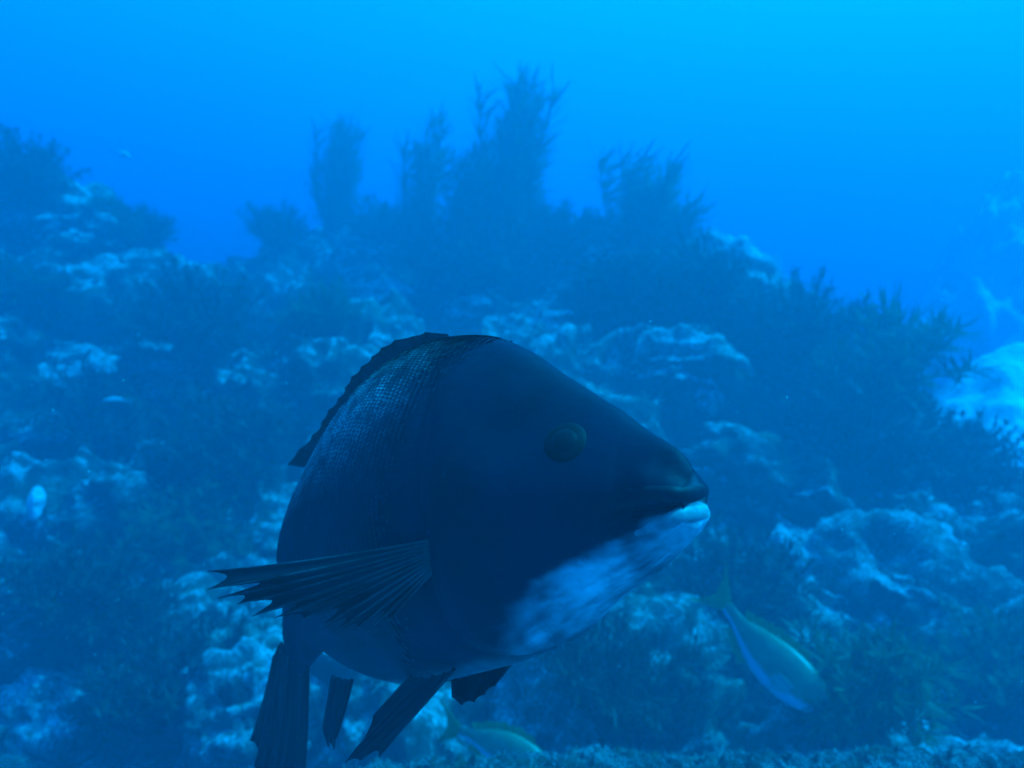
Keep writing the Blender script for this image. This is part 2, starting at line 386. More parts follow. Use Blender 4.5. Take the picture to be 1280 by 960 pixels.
# (px, py of its foot, radius or height m, variant, material, label)
bushes = [
 (30, 238, .30, 0, 'weed_dark', 'dark bushy seaweed crowning the left reef summit'),
 (165, 310, .30, 1, 'weed_dark', 'dark seaweed bush on the right shoulder of the left summit'),
 (120, 290, .20, 2, 'weed_olive', 'small olive seaweed between two dark bushes on the left summit'),
 (35, 400, .26, 3, 'weed_olive', 'olive green seaweed patch over the pale left shelf'),
 (255, 430, .36, 0, 'weed_dark', 'large dark seaweed mass above the shelf, under the dip in the crest'),
 (150, 425, .24, 4, 'weed_dark', 'low dark seaweed hugging the pale left shelf'),
 (145, 555, .38, 2, 'weed_dark', 'big dark seaweed mass filling the hollow under the left shelf'),
 (285, 590, .34, 1, 'weed_dark', 'dark seaweed mass left of the big fish back'),
 (335, 300, .24, 3, 'weed_dark', 'dark seaweed clump beside the pale upright crest rock'),
 (400, 420, .24, 4, 'weed_olive', 'olive seaweed clump under the smooth pale boulder'),
 (480, 300, .34, 1, 'weed_dark', 'dark seaweed at the base of the thin middle kelp'),
 (600, 345, .42, 0, 'weed_dark', 'very large dark seaweed mass below the tall kelp stand'),
 (680, 320, .34, 4, 'weed_dark', 'dark seaweed mass joining the tall kelp to the leaning kelp'),
 (730, 300, .22, 2, 'weed_dark', 'small dark seaweed knob on the crest between two kelps'),
 (800, 400, .40, 1, 'weed_dark', 'large dark seaweed mass under the leaning kelp'),
 (880, 390, .28, 3, 'weed_dark', 'dark seaweed shoulder between leaning kelp and rounded bush'),
 (915, 375, .15, 4, 'weed_dark', 'little dark seaweed tuft left of the rounded bush'),
 (990, 440, .34, 2, 'weed_dark', 'rounded dark seaweed bush standing out on the right crest'),
 (920, 445, .26, 0, 'weed_dark', 'dark seaweed low on the left flank of the rounded bush'),
 (1095, 490, .34, 3, 'weed_olive', 'hazy olive seaweed beside the bright sand bank'),
 (1105, 560, .30, 1, 'weed_dark', 'dark seaweed on the edge facing the bright sand bank'),
 (1200, 600, .26, 0, 'weed_dark', 'dark seaweed under the bright sand bank'),
 (240, 690, .24, 4, 'weed_olive', 'olive seaweed tucked behind the pectoral fin tips'),
 (85, 790, .26, 2, 'weed_dark', 'dark seaweed over the large pale bottom rock'),
 (210, 900, .26, 1, 'weed_dark', 'dark seaweed between the two pale bottom rocks'),
 (930, 770, .24, 0, 'weed_dark', 'shaded dark seaweed behind the tail of the diving fish'),
 (760, 900, .24, 4, 'weed_dark', 'dark seaweed just behind the rock ledge below the big fish chin'),
 (1080, 900, .18, 3, 'weed_olive', 'olive seaweed behind the ledge under the diving fish head'),
 (1255, 880, .24, 2, 'weed_olive', 'olive seaweed at the foot of the dark craggy boulder'),
]
for i, (px, py, r, v, m, lab) in enumerate(bushes):
    loc, nr = hit(px, py)
    if loc is None: loc = P(px, py, 4.5)
    weed('seaweed_bush', 'bush', v, loc+Vector((0, 0.02, 0.02)), (r*1.38, r*1.15, r*1.32), lab, m, 'seaweed', 'bushy seaweeds on the reef', None, (nr.y*-.5 if nr else 0, 0))
kelps = [
 (420, 285, .78, 0, 'kelp', 'dark kelp plume standing at the left end of the crest'),
 (525, 305, .95, 2, 'kelp', 'thin hazy kelp column between the left plume and the tall kelp stand'),
 (640, 300, .98, 0, 'kelp', 'tallest kelp stand with frayed olive fronds on the crest'),
 (590, 310, .62, 1, 'kelp', 'shorter olive kelp leaning against the tallest kelp stand'),
 (800, 345, .74, 1, 'kelp', 'kelp plume leaning in the current with swept tips'),
]
for px, py, h, v, m, lab in kelps:
    loc, nr = hit(px, py)
    if loc is None: loc = P(px, py, 4.7)
    weed('kelp_plant', 'plume', v, loc+Vector((0, 0, -.05)), h*1.13, lab, m, 'kelp', 'kelp plants on the crest', rnd.uniform(-.4, .4))
# small tufts all over the slope
R2 = random.Random(77)
TUFT = [bush_meshes(s, 14, 14, .16, .03) for s in (31, 32, 33)]
cnt = 0
while cnt < 230:
    px, py = R2.uniform(-60, 1340), R2.uniform(260, 940)
    loc, nr = hit(px, py)
    if loc is None or loc.y > 6.2: continue
    cnt += 1; pale = R2.random() < 0.45; a, b = TUFT[cnt % 3]; s = R2.uniform(.035, .085)*(.7+.12*loc.y)
    r = empty('algae_tuft', loc-nr*0.005); r.scale = (s, s, s*R2.uniform(.7, 1.2)); r.rotation_mode = 'QUATERNION'
    r.rotation_quaternion = (nr*.6+Vector((0, 0, .6))).to_track_quat('Z', 'Y')
    link('stem', with_mat(a, M['stem']), None, r); link('foliage', with_mat(b, M['turf' if pale else 'weed_olive']), None, r)
    near = min(LAND, key=lambda q: (q[0]-loc).length)[1]; hue = 'pale' if pale else 'olive'; big_ = 'tiny' if s < .065 else 'small'
    tag(r, f'{big_} {hue} algae tuft near the {near}', 'algae', f'{big_} {hue} algae tufts near the {near}')

# white sponge on the left rocks
loc, nr = hit(46, 640)
sp = boulder_mesh(909, 4, 0.35); k = N('white_sponge'); g = k.n('ShaderNodeNewGeometry').outputs['Position']
sn = k.noise(70, 3, .6, g); sp.materials.append(k.done(k.bsdf(k.ramp(sn, [(.3, (.4, .44, .42)), (.6, (.70, .74, .72))]), .8, k.bump(sn, .6, .01)).outputs[0]))
o = link('sponge', sp, None, None, loc+Vector((0, -.01, .03))); o.scale = (.022, .022, .056); o.rotation_euler = (0, .12, .4)
tag(o, 'upright white sponge glowing on the dark rocks at the left', 'sponge')

# ------------------------------------------------------------------ foreground ledge
n, m = 620, 90
a = np.linspace(-0.30, 0.95, n); b = np.linspace(0, 1, m)
A, B = np.meshgrid(a, b, indexing='ij')
ang = B*math.pi*0.95
top = CAM.z-0.558+0.012*A-0.05*np.clip((-A-0.10)*5, 0, 1)**2
p = np.stack([A, 1.12-0.11*np.cos(ang)+0*A, top-0.16+0.16*np.sin(ang)**0.6], 2).reshape(-1, 3)
cen = np.stack([A, 1.12+0*A, top-0.2], 2).reshape(-1, 3); dr = p-cen; dr /= np.linalg.norm(dr, axis=1, keepdims=True)
dd = 0.012*fbm(p, 9, 3, 61)+0.008*ridged(p, 30, 3, 62)+0.005*fbm(p, 90, 2, 63)
p = p+dr*dd[:, None]
lg = link('rock_ledge', mesh_from('rock_ledge', p, grid_faces(n, m)), M['ledge']); tag(lg, 'long rough crusted rock ledge running along the bottom below the fish', 'ledge')
LV, LF = [], []; R3 = random.Random(8)
for _ in range(5200):
    i = R3.randrange(len(p)); q = Vector(p[i]); dn = Vector(dr[i])
    if dn.z < 0.1: continue
    blade(LV, LF, q-dn*0.002, dn+Vector((R3.gauss(0, .6), R3.gauss(0, .6), R3.gauss(0, .3))), R3.uniform(.004, .012), R3.uniform(.002, .004), Vector((0, 0, 1)), 2, .2, R3)
tf = link('turf', mesh_from('turf', LV, LF), M['ledge_turf'], lg); tag(tf, kind='stuff')

# ------------------------------------------------------------------ fish
def fish_loft(spine, s_tab, top_t, bot_t, wid_t, ns=150, na=96, sq=1.0, roll=0.0, feature=None, ridge=0.0):
    """spine: list of world points nose -> tail; returns surface function and arrays"""
    sp_ = np.array([tuple(q) for q in spine]); ls = np.linspace(0, 1, len(sp_))
    def centre(s): return np.stack([interp(s, ls, sp_[:, c]) for c in range(3)], -1)
    S = np.linspace(0, 1, ns)**1.25
    C = centre(S); T = np.gradient(C, S, axis=0); T /= np.linalg.norm(T, axis=1, keepdims=True)
    U0 = np.array([0, 0, 1.0]); U = U0-T*(T@U0)[:, None]; U /= np.linalg.norm(U, axis=1, keepdims=True)
    W = np.cross(T, U)
    if roll:
        c, s_ = math.cos(roll), math.sin(roll); U, W = U*c+W*s_, W*c-U*s_
    tp, bt, wd = interp(S, s_tab, top_t), interp(S, s_tab, bot_t), interp(S, s_tab, wid_t)
    TH = np.linspace(0, 2*math.pi, na, endpoint=False)           # 0 = back ridge, pi = belly
    c, s_ = np.cos(TH), np.sin(TH)
    cc = np.sign(c)*np.abs(c)**sq; ss = np.sign(s_)*np.abs(s_)**0.92
    H = np.where(c[None, :] > 0, tp[:, None], bt[:, None])*cc[None, :]
    egg = 1-ridge*np.clip(c, 0, 1)**1.2                            # narrower towards the back ridge
    ss = ss*egg
    Pt = C[:, None, :]+U[:, None, :]*H[:, :, None]+W[:, None, :]*(wd[:, None]*ss[None, :])[:, :, None]
    Nn = U[:, None, :]*(cc[None, :]*wd[:, None])[:, :, None]+W[:, None, :]*(ss[None, :]*((tp+bt)/2)[:, None])[:, :, None]
    Nn /= np.linalg.norm(Nn, axis=2, keepdims=True)+1e-9
    if feature is not None: Pt = Pt+Nn*feature(S[:, None]+0*TH[None, :], TH[None, :]+0*S[:, None])[:, :, None]
    return dict(S=S, TH=TH, P=Pt, N=Nn, C=C, T=T, U=U, W=W, top=tp, bot=bt, wid=wd)
def loft_mesh(name, L, root, attrs=None):
    ns, na, _ = L['P'].shape
    v = L['P'].reshape(-1, 3)-np.array(root); f = grid_faces(ns, na, True)
    v = np.vstack([v, v[:na].mean(0), v[-na:].mean(0)]); a, b = ns*na, ns*na+1
    for j in range(na): f.append((a, (j+1) % na, j)); f.append((b, (ns-1)*na+j, (ns-1)*na+(j+1) % na))
    me = mesh_from(name, v, f)
    for an, arr in (attrs or {}).items():
        at = me.attributes.new(an, 'FLOAT', 'POINT'); full = np.concatenate([arr.ravel(), arr[0].mean(keepdims=True), arr[-1].mean(keepdims=True)])
        at.data.foreach_set('value', full.astype(np.float32))
    return me
def fin(name, bases, tips, mat, parent, root, thick=0.003, notch=0.25, ray_r=0.0018, sub=5, seed=0, bow=0.0, raymat=None, curve=None):
    """bases[i] -> tips[i] are the fin rays; membrane between them with notched edge, each ray a child"""
    R = random.Random(seed); nr = len(bases); rows = 14; root = Vector(root)
    cols = []
    for i in range(nr-1):
        for k_ in range(sub):
            t = k_/sub; cols.append((i, t))
    cols.append((nr-2, 1.0))
    nrm = (tips[0]-bases[0]).cross(bases[-1]-bases[0]+tips[-1]-tips[0])
    if nrm.length < 1e-9: nrm = Vector((0, 1, 0))
    nrm.normalize(); V = []
    ph = R.uniform(0, 6)
    def surf(x, r):
        i = min(int(x), nr-2); t = x-i; b = bases[i].lerp(bases[i+1], t); e = tips[i].lerp(tips[i+1], t)
        edge = 1-notch*math.sin(math.pi*t)**1.0*(0.6+0.4*math.sin(i*2.3+ph))
        q = b.lerp(e, r*edge); ln = (e-b).length
        q = q+nrm*(math.sin(r*math.pi)*bow*ln+r*r*0.035*ln*math.sin(x*1.9+ph))
        if curve is not None: q = q+curve*(r*r*ln)
        return q-nrm*(math.sin(math.pi*t)*0.0022*(0.3+r))
    for (i, t) in cols:
        for r in range(rows): V.append(surf(i+t, r/(rows-1)))
    n = len(V); nc = len(cols); F_ = grid_faces(nc, rows)
    VV = [q-root+nrm*thick*.5*(1-.7*(idx % rows)/(rows-1)) for idx, q in enumerate(V)]+[q-root-nrm*thick*.5*(1-.7*(idx % rows)/(rows-1)) for idx, q in enumerate(V)]
    F2 = F_+[(d+n, c+n, b+n, a+n) for a, b, c, d in F_]
    ring = [i*rows for i in range(nc)]+[(nc-1)*rows+r for r in range(1, rows)]+[i*rows+rows-1 for i in range(nc-2, -1, -1)]+[r for r in range(rows-2, 0, -1)]
    for i in range(len(ring)): a, b = ring[i], ring[(i+1) % len(ring)]; F2.append((b, a, a+n, b+n))
    o = link(name, mesh_from(name, VV, F2), mat, parent)
    for i in range(nr):
        pts = [surf(min(i, nr-1-1e-6), r/8)-root for r in range(9)]; rv, rf = [], []
        tube(rv, rf, pts, ray_r, ray_r*0.35, 6)
        link('ray', mesh_from('ray', rv, rf), raymat or mat, o)
    return o

# --- big dark fish -----------------------------------------------------------
def Wp(x, y, z): return Vector((x, y, CAM.z+z))
spine = [Wp(.143, .606, -.090), Wp(.020, .745, -.103), Wp(-.125, .895, -.150), Wp(-.245, 1.04, -.245), Wp(-.325, 1.15, -.385)]
st = [0, .012, .03, .06, .10, .15, .20, .25, .35, .5, .65, .8, .92, 1.0]
tp = [.022, .034, .043, .053, .070, .089, .112, .142, .170, .166, .128, .082, .055, .05]
bo = [.022, .034, .046, .064, .083, .108, .132, .150, .172, .185, .155, .095, .06, .05]
wi = [.014, .022, .030, .042, .056, .074, .090, .102, .117, .120, .096, .052, .026, .012]
def gauss(x, c, w_): return np.exp(-((x-c)/w_)**2)
def big_feature(S, TH):
    side = np.minimum(TH, 2*math.pi-TH)                       # 0 back .. pi belly, both sides alike
    mouth = 1.72-1.2*S                                        # angle of the mouth slit
    d = -0.012*gauss(side, mouth+2.2*S, 0.09)*np.clip((0.085-S)/0.03, 0, 1)*np.clip(S/0.01, 0, 1)
    d = d+0.006*gauss(side, mouth-0.38, 0.30)*np.clip((0.055-S)/0.02, 0, 1)      # upper lip
    d = d+0.007*gauss(side, mouth+0.46, 0.30)*np.clip((0.045-S)/0.02, 0, 1)      # lower lip
    d = d-0.0008*gauss(S, 0.062+0.02*np.cos(side), 0.006)*gauss(side, 1.0, .7)         # fold over the upper lip
    jaw = 1.90+0.55*(S/0.25)                                  # groove between cheek and chin
    d = d-0.0025*gauss(side, jaw, 0.07)*np.clip((S-0.05)/0.03, 0, 1)*np.clip((0.27-S)/0.05, 0, 1)
    g1 = 0.315-0.085*(side/math.pi-0.45)**2*4+0.02*np.sin(side*3)
    d = d+0.0055*np.clip((g1-S)/0.03, 0, 1)*np.clip(1-(g1-S)/0.12, 0, 1)*(S < g1)*np.clip((side-.5)*3, 0, 1)   # gill cover stands proud
    d = d-0.003*gauss(S, g1+0.008, 0.010)*np.clip((side-.5)*3, 0, 1)
    d = d-0.004*gauss(S, 0.215, 0.045)*gauss(side, 1.12, 0.26)    # eye socket
    return d
L = fish_loft(spine, st, tp, bo, wi, 240, 180, 0.95, 0.0, big_feature, 0.48)
SS, TT = L['S'][:, None]+0*L['TH'][None, :], L['TH'][None, :]+0*L['S'][:, None]
side = np.minimum(TT, 2*math.pi-TT)
flat = L['P'].reshape(-1, 3); nz_ = fbm(flat, 40, 3, 71).reshape(SS.shape); nz2 = fbm(flat, 120, 2, 73).reshape(SS.shape)
jawl = 1.88+0.50*(SS/0.25)+0.13*nz_*np.clip((SS-.08)/0.14, 0, 1)+.02*nz2
streak = fbm(np.stack([SS.ravel()*26, side.ravel()*9, 0*SS.ravel()+(TT > math.pi).ravel()*7.7], 1), 1.0, 4, 79).reshape(SS.shape)
chin = (.74+.36*streak+.22*fbm(flat, 22, 3, 83).reshape(SS.shape))*np.clip((side-jawl)/(0.03+.9*SS), 0, 1)*np.clip((0.262-SS+0.03*nz_)/0.13, 0, 1)*(1-.45*np.clip((side-2.75)/.35, 0, 1))
lip = np.clip((side-1.80)/0.05, 0, 1)*np.clip((0.045-SS)/0.03, 0, 1)
belly = np.clip((side-2.68+0.10*nz_)/0.45, 0, 1)*0.45*np.clip((.60-SS)/.1, 0, 1)*np.clip((SS-.2)/.1, 0, 1)
pale = np.clip(np.maximum(np.maximum(chin, lip*.9), belly)*(0.92+0.10*nz2)*(1-.5*gauss(SS, .055, .010)), 0, 1)
ROOT = Vector((-.08, .85, CAM.z-.36))
k = N('dark_fish_skin')
at = k.n('ShaderNodeAttribute', attribute_name='pale'); g = k.n('ShaderNodeNewGeometry').outputs['Position']
n1 = k.noise(22, 4, .6, g); n2 = k.noise(150, 3, .6, g)
dk = k.ramp(n1, [(.3, (.0025, .0035, .010)), (.7, (.0065, .0085, .025))])
pl = k.ramp(k.noise(45, 4, .6, g, .5), [(.3, (.20, .23, .24)), (.68, (.50, .53, .54))])
c = k.mix(at.outputs['Fac'], dk, pl)
fl = k.ramp(k.noise(75, 5, .7, g, .8), [(.66, 0.0), (.74, 1.0)]); c = k.mix(k.math('MULTIPLY', fl, .2), c, (.10, .12, .16))
vo = k.n('ShaderNodeTexVoronoi'); vo.inputs['Scale'].default_value = 165; k.l(g, vo.inputs['Vector'])
hh = k.math('ADD', k.math('ADD', n2, n1), k.math('MULTIPLY', vo.outputs['Distance'], .15))
M['skin'] = k.done(k.bsdf(c, k.ramp(n1, [(.3, .5), (.7, .7)]), k.bump(hh, .22, .002), .10).outputs[0])
big = empty('big_fish', (-0.0496, 0.527, 1.0768)); big.scale = (0.62,)*3        # about 0.55 m long, half a metre away
tag(big, 'big dark deep-bodied fish with white chin and outspread pectoral fin swimming toward the viewer', 'fish')
body_me = loft_mesh('body', L, ROOT, {'pale': pale}); body = link('body', body_me, M['skin'], big)
ns_, na_, _ = L['P'].shape
bbv = BVHTree.FromPolygons([tuple(q) for q in L['P'].reshape(-1, 3)], grid_faces(ns_, na_, True))
def on_body(px, py, dflt=.75):
    h = bbv.ray_cast(CAM, ray(px, py)); return (h[0], h[1]) if h[0] is not None else (P(px, py, dflt), Vector((0, -1, 0)))

# scales: small overlapping plates behind the gill cover, dark with paler rims
k = N('fish_scale'); at = k.n('ShaderNodeAttribute', attribute_name='rim'); g = k.n('ShaderNodeNewGeometry').outputs['Position']
bk = k.n('ShaderNodeAttribute', attribute_name='back')
f_ = k.math('MULTIPLY', k.math('MULTIPLY', at.outputs['Fac'], bk.outputs['Fac']), k.ramp(k.noise(60, 3, .6, g), [(.38, .08), (.60, 1.0)]))
c = k.mix(f_, k.ramp(k.noise(24, 3, .6, g), [(.3, (.004, .0055, .012)), (.7, (.011, .014, .030))]), (.75, .78, .78))
be = k.n('ShaderNodeAttribute', attribute_name='belly'); c = k.mix(be.outputs['Fac'], c, (.5, .52, .5))
M['scale'] = k.done(k.bsdf(c, .58, None, .18).outputs[0])
SV, SF, RIM, BK, BE = [], [], [], [], []
Rs = random.Random(3); Sarr = L['S']
def at_surface(s, th):
    i = np.interp(s, Sarr, np.arange(len(Sarr))); i0 = min(int(i), len(Sarr)-2); fr_ = i-i0
    j = (th/(2*math.pi))*na_; j0 = int(j) % na_; j1 = (j0+1) % na_; fj = j-int(j)
    def q(A): return (A[i0, j0]*(1-fj)+A[i0, j1]*fj)*(1-fr_)+(A[i0+1, j0]*(1-fj)+A[i0+1, j1]*fj)*fr_
    return Vector(q(L['P'])), Vector(q(L['N'])).normalized(), Vector((L['T'][i0]*(1-fr_)+L['T'][i0+1]*fr_)).normalized()
row = 0; s = 0.23
while s < 0.98:
    i = int(np.interp(s, Sarr, np.arange(len(Sarr)))); per = math.pi*(1.5*(L['wid'][i]+L['top'][i])-math.sqrt(L['wid'][i]*L['top'][i]))*2*.96
    nsc = max(14, int(per/0.0086))
    for j in range(nsc):
        th = 2*math.pi*(j+.5*(row % 2))/nsc; sd_ = min(th, 2*math.pi-th)
        lim = (0.345-0.03*math.cos(sd_*1.2) if sd_ > .75 else 0.285+0.04*(sd_/.75)**2)+Rs.uniform(-.02, .012)+.06*max(0, min(1, (sd_-2.2)/.5))
        if s < lim : continue
        pos, nm, tg = at_surface(s, th % (2*math.pi)); sdv = nm.cross(tg).normalized(); tg = sdv.cross(nm)
        sz = 0.0066*Rs.uniform(.9, 1.12)*(.45+.55*min(1, (s-lim)/.05)); b0 = len(SV); tl = Rs.uniform(.0003, .0009)*min(1, max(0, (s-lim)/.09)); be_ = max(0, min(1, (sd_-2.7)/.4))*.6*max(0, min(1, (.60-s)/.1))
        # plate: hidden front edge, rounded free rear edge, slightly lifted
        pts = [(-.6, -.55, 0, 0), (-.6, .55, 0, 0), (.15, .72, .6, .75), (.65, .48, .9, 1), (.9, 0, 1, 1), (.65, -.48, .9, 1), (.15, -.72, .6, .75), (.22, 0, 1.0, 0.0), (.55, 0, 1.15, .05)]
        bk_ = max(0.0, 1-sd_/1.45)**0.8*min(1, max(0, (s-lim)/.09)) if s < .9 else 0  # pale rims kept to the upper back, painting in the light there
        for (a_, b_, h_, r_) in pts:
            SV.append(pos+tg*(a_*sz)+sdv*(b_*sz)+nm*(0.0004+h_*tl*1.1)-ROOT); RIM.append(r_); BK.append(bk_); BE.append(be_)
        for t_ in ((0, 7, 1), (1, 7, 2), (2, 7, 8), (2, 8, 3), (3, 8, 4), (4, 8, 5), (5, 8, 6), (6, 8, 7), (6, 7, 0)): SF.append(tuple(b0+x for x in t_))
    s += 0.0068/0.84; row += 1
sme = mesh_from('scales', SV, SF)
for an, arr in (('rim', RIM), ('back', BK), ('belly', BE)):
    a_ = sme.attributes.new(an, 'FLOAT', 'POINT'); a_.data.foreach_set('value', np.array(arr, np.float32))
sc_ = link('scales', sme, M['scale'], body); tag(sc_, kind='stuff')

# lips: rounded rolls round the mouth
def lip_roll(name, ang, s_end, r_mid, mat, dz):
    pts = []
    for i in range(25):
        u_ = -1+2*i/24; q, nm, tg = at_surface(s_end*abs(u_)**1.6, (ang if u_ < 0 else 2*math.pi-ang) % (2*math.pi)); pts.append(q-nm*r_mid*.40+tg*r_mid*.35*(1-abs(u_))+Vector((0, 0, dz))-ROOT)
    for _ in range(3): pts = [pts[0]]+[(pts[i-1]+pts[i]*2+pts[i+1])/4 for i in range(1, 24)]+[pts[-1]]
    V, F_ = [], []
    for i, p_ in enumerate(pts):
        t_ = (pts[min(i+1, 24)]-pts[max(i-1, 0)]).normalized(); a_ = Vector((0, 0, 1)); b_ = t_.cross(a_).normalized(); r = r_mid*(.25+.75*math.sin(math.pi*i/24)**.6)
        for j in range(10): V.append(p_+a_*math.cos(j*.2*math.pi)*r+b_*math.sin(j*.2*math.pi)*r*.8)
    return link(name, mesh_from(name, V, grid_faces(25, 10, True)), mat, big)
k = N('pale_lip'); g = k.n('ShaderNodeNewGeometry').outputs['Position']
M['pale_lip'] = k.done(k.bsdf(k.ramp(k.noise(90, 3, .6, g), [(.3, (.09, .10, .11)), (.65, (.22, .24, .25))]), .5, None, .3).outputs[0])
k = N('dark_lip'); g = k.n('ShaderNodeNewGeometry').outputs['Position']
M['dark_lip'] = k.done(k.bsdf(k.ramp(k.noise(90, 3, .6, g), [(.3, (.004, .005, .010)), (.65, (.010, .012, .022))]), .55, None, .12).outputs[0])
lip_roll('upper_lip', 1.42, .058, .0080, M['dark_lip'], .0)
lip_roll('lower_lip', 2.02, .052, .0080, M['pale_lip'], .0)

# eyes
def eye_mats():
    k = N('eye_iris'); iris = k.done(k.bsdf((.004, .004, .005), .5, None, .12).outputs[0])
    k = N('eye_pupil'); pup = k.done(k.bsdf((.002, .002, .003), .35, None, .15).outputs[0]); return iris, pup
IRIS, PUP = eye_mats()
def dome(name, c, nm, r, h, mat, parent, root, rings=8, seg=28):
    nm = nm.normalized(); a = nm.orthogonal().normalized(); b = nm.cross(a); V = []
    for i in range(rings+1):
        t = i/rings*math.pi/2
        for j in range(seg):
            an = 2*math.pi*j/seg; V.append(c+(a*math.cos(an)+b*math.sin(an))*(r*math.cos(t)+1e-5)+nm*(h*math.sin(t))-Vector(root))
    return link(name, mesh_from(name, V, grid_faces(rings+1, seg, True)), mat, parent)
def ring(name, c, nm, r, tr, mat, parent, root, seg=36):
    nm = nm.normalized(); a = nm.orthogonal().normalized(); b = nm.cross(a); V = []
    for j in range(seg):
        an = 2*math.pi*j/seg; d = a*math.cos(an)+b*math.sin(an)
        for i in range(8):
            q = 2*math.pi*i/8; V.append(c+d*(r+tr*math.cos(q))+nm*tr*.7*math.sin(q)-Vector(root))
    f = [(j*8+i, j*8+(i+1) % 8, ((j+1) % seg)*8+(i+1) % 8, ((j+1) % seg)*8+i) for j in range(seg) for i in range(8)]
    return link(name, mesh_from(name, V, f), mat, parent)
ep, en = on_body(706, 552)
en = en if en.dot(CAM-ep) > 0 else -en
hd = Vector(L['T'][int(np.interp(.2, Sarr, np.arange(len(Sarr))))]); mid = Vector(L['C'][int(np.interp(.2, Sarr, np.arange(len(Sarr))))])
sv = Vector(L['W'][60])
def mirror(q): return q-sv*2*(q-mid).dot(sv)
def mirrord(d): return d-sv*2*d.dot(sv)
for (p_, n_) in ((ep, en), (mirror(ep), mirrord(en))):
    e = dome('eye', p_-n_*.0035, n_, .0215, .0066, IRIS, big, ROOT); dome('pupil', p_-n_*.0022, n_, .0145, .0068, PUP, e, ROOT)
    ring('eyelid', p_-n_*.0030, n_, .0222, .0014, M['skin'], e, ROOT)

k = N('fin_membrane'); g = k.n('ShaderNodeNewGeometry').outputs['Position']
c = k.ramp(k.noise(40, 4, .6, g), [(.3, (.004, .005, .007)), (.7, (.012, .014, .018))])
b = k.bsdf(c, .4, k.bump(k.noise(260, 2, .5, g), .2, .001), .15); t = k.n('ShaderNodeBsdfTranslucent'); t.inputs[0].default_value = (.03, .04, .04, 1)
m_ = k.n('ShaderNodeMixShader'); m_.inputs[0].default_value = .15; k.l(b.outputs[0], m_.inputs[1]); k.l(t.outputs[0], m_.inputs[2])
M['fin'] = k.done(m_.outputs[0])
k = N('fin_ray'); g = k.n('ShaderNodeNewGeometry').outputs['Position']
M['fin_ray'] = k.done(k.bsdf(k.ramp(k.noise(30, 3, .6, g), [(.4, (.009, .010, .012)), (.74, (.07, .08, .08))]), .5, None, .18).outputs[0])

# dorsal fin, folded low along the back
db, dt_ = [], []
for i in range(15):
    t = i/14; s_ = .355+.33*t
    q, nm, tg = at_surface(s_, 0.0); h = float(np.interp(t, [0, .04, .10, .18, .4, .6, .78, .9, 1], [.006, .020, .010, .022, .026, .028, .034, .046, .056]))
    db.append(q-nm*.004); dt_.append(q+nm*h+tg*(h*1.3+.03*max(0, t-.8)*5))
fin('dorsal_fin', db, dt_, M['fin'], big, ROOT, .005, .04, .0016, 5, 1)
# pectoral fins
b0, n0 = on_body(546, 676); b1, n1_ = on_body(542, 706)
tips_px = [(256, 716, .745), (266, 733, .74), (272, 748, .735), (292, 758, .73), (318, 768, .725), (345, 771, .72), (376, 776, .715), (402, 783, .71), (424, 786, .705), (446, 786, .70), (468, 782, .70), (488, 774, .70)]
tb, tt_ = [], []
for i, tpx in enumerate(tips_px):
    t = i/(len(tips_px)-1); tb.append(b0.lerp(b1, t)-(n0 if n0.dot(CAM-b0) > 0 else -n0)*.010); tt_.append(P(*tpx))
fin('pectoral_fin', tb, tt_, M['fin'], big, ROOT, 0.002, .22, .0015, 6, 2, .05, M['fin_ray'])
fin('pectoral_fin', [mirror(q) for q in tb], [mirror(q).lerp(mirror(tb[0])-hd*-.12, .5) for q in tt_], M['fin'], big, ROOT, .003, .2, .002, 5, 3, .05, M['fin_ray'])
# pelvic fins
bb = [P(568, 836, .745), P(556, 842, .75), P(542, 846, .755), P(528, 848, .76), P(514, 846, .765)]
te = [P(470, 947, .77), P(452, 950, .775), P(436, 952, .78), P(452, 925, .785), P(466, 895, .79)]
fin('pelvic_fin', bb, te, M['fin'], big, ROOT, .004, .10, .0024, 5, 4, 0, M['fin_ray'])
bb = [P(640, 828, .80), P(622, 834, .805), P(604, 840, .81), P(586, 844, .815), P(566, 848, .82)]
te = [P(618, 858, .79), P(606, 869, .79), P(592, 877, .79), P(577, 882, .795), P(566, 872, .80)]
fin('pelvic_fin', bb, te, M['fin'], big, ROOT, .004, .06, .0022, 5, 5, 0, M['fin_ray'])
# anal fin
bb = [P(440, 850, .93), P(432, 850, .96), P(424, 848, .99), P(416, 845, 1.02)]
te = [P(424, 922, .95), P(416, 936, .98), P(408, 934, 1.0), P(406, 905, 1.03)]
fin('anal_fin', bb, te, M['fin'], big, ROOT, .005, .1, .0024, 5, 6, 0, M['fin'])
# tail fin
tc = Vector(L['C'][-1]); tu = Vector(L['U'][-1]); 
bb, te = [], []
for i in range(15):
    t = i/14-.5
    bb.append(P(385+ -42*(i/14), 812+8*math.sin(i), 1.13+.05*(i/14)))
    te.append(P(374-60*(i/14), 1000-70*(i/14)**3-10*abs(t), 1.20+.06*(i/14)))
fin('tail_fin', bb, te, M['fin'], big, ROOT, .006, .05, .0028, 5, 7, .02, M['fin'])

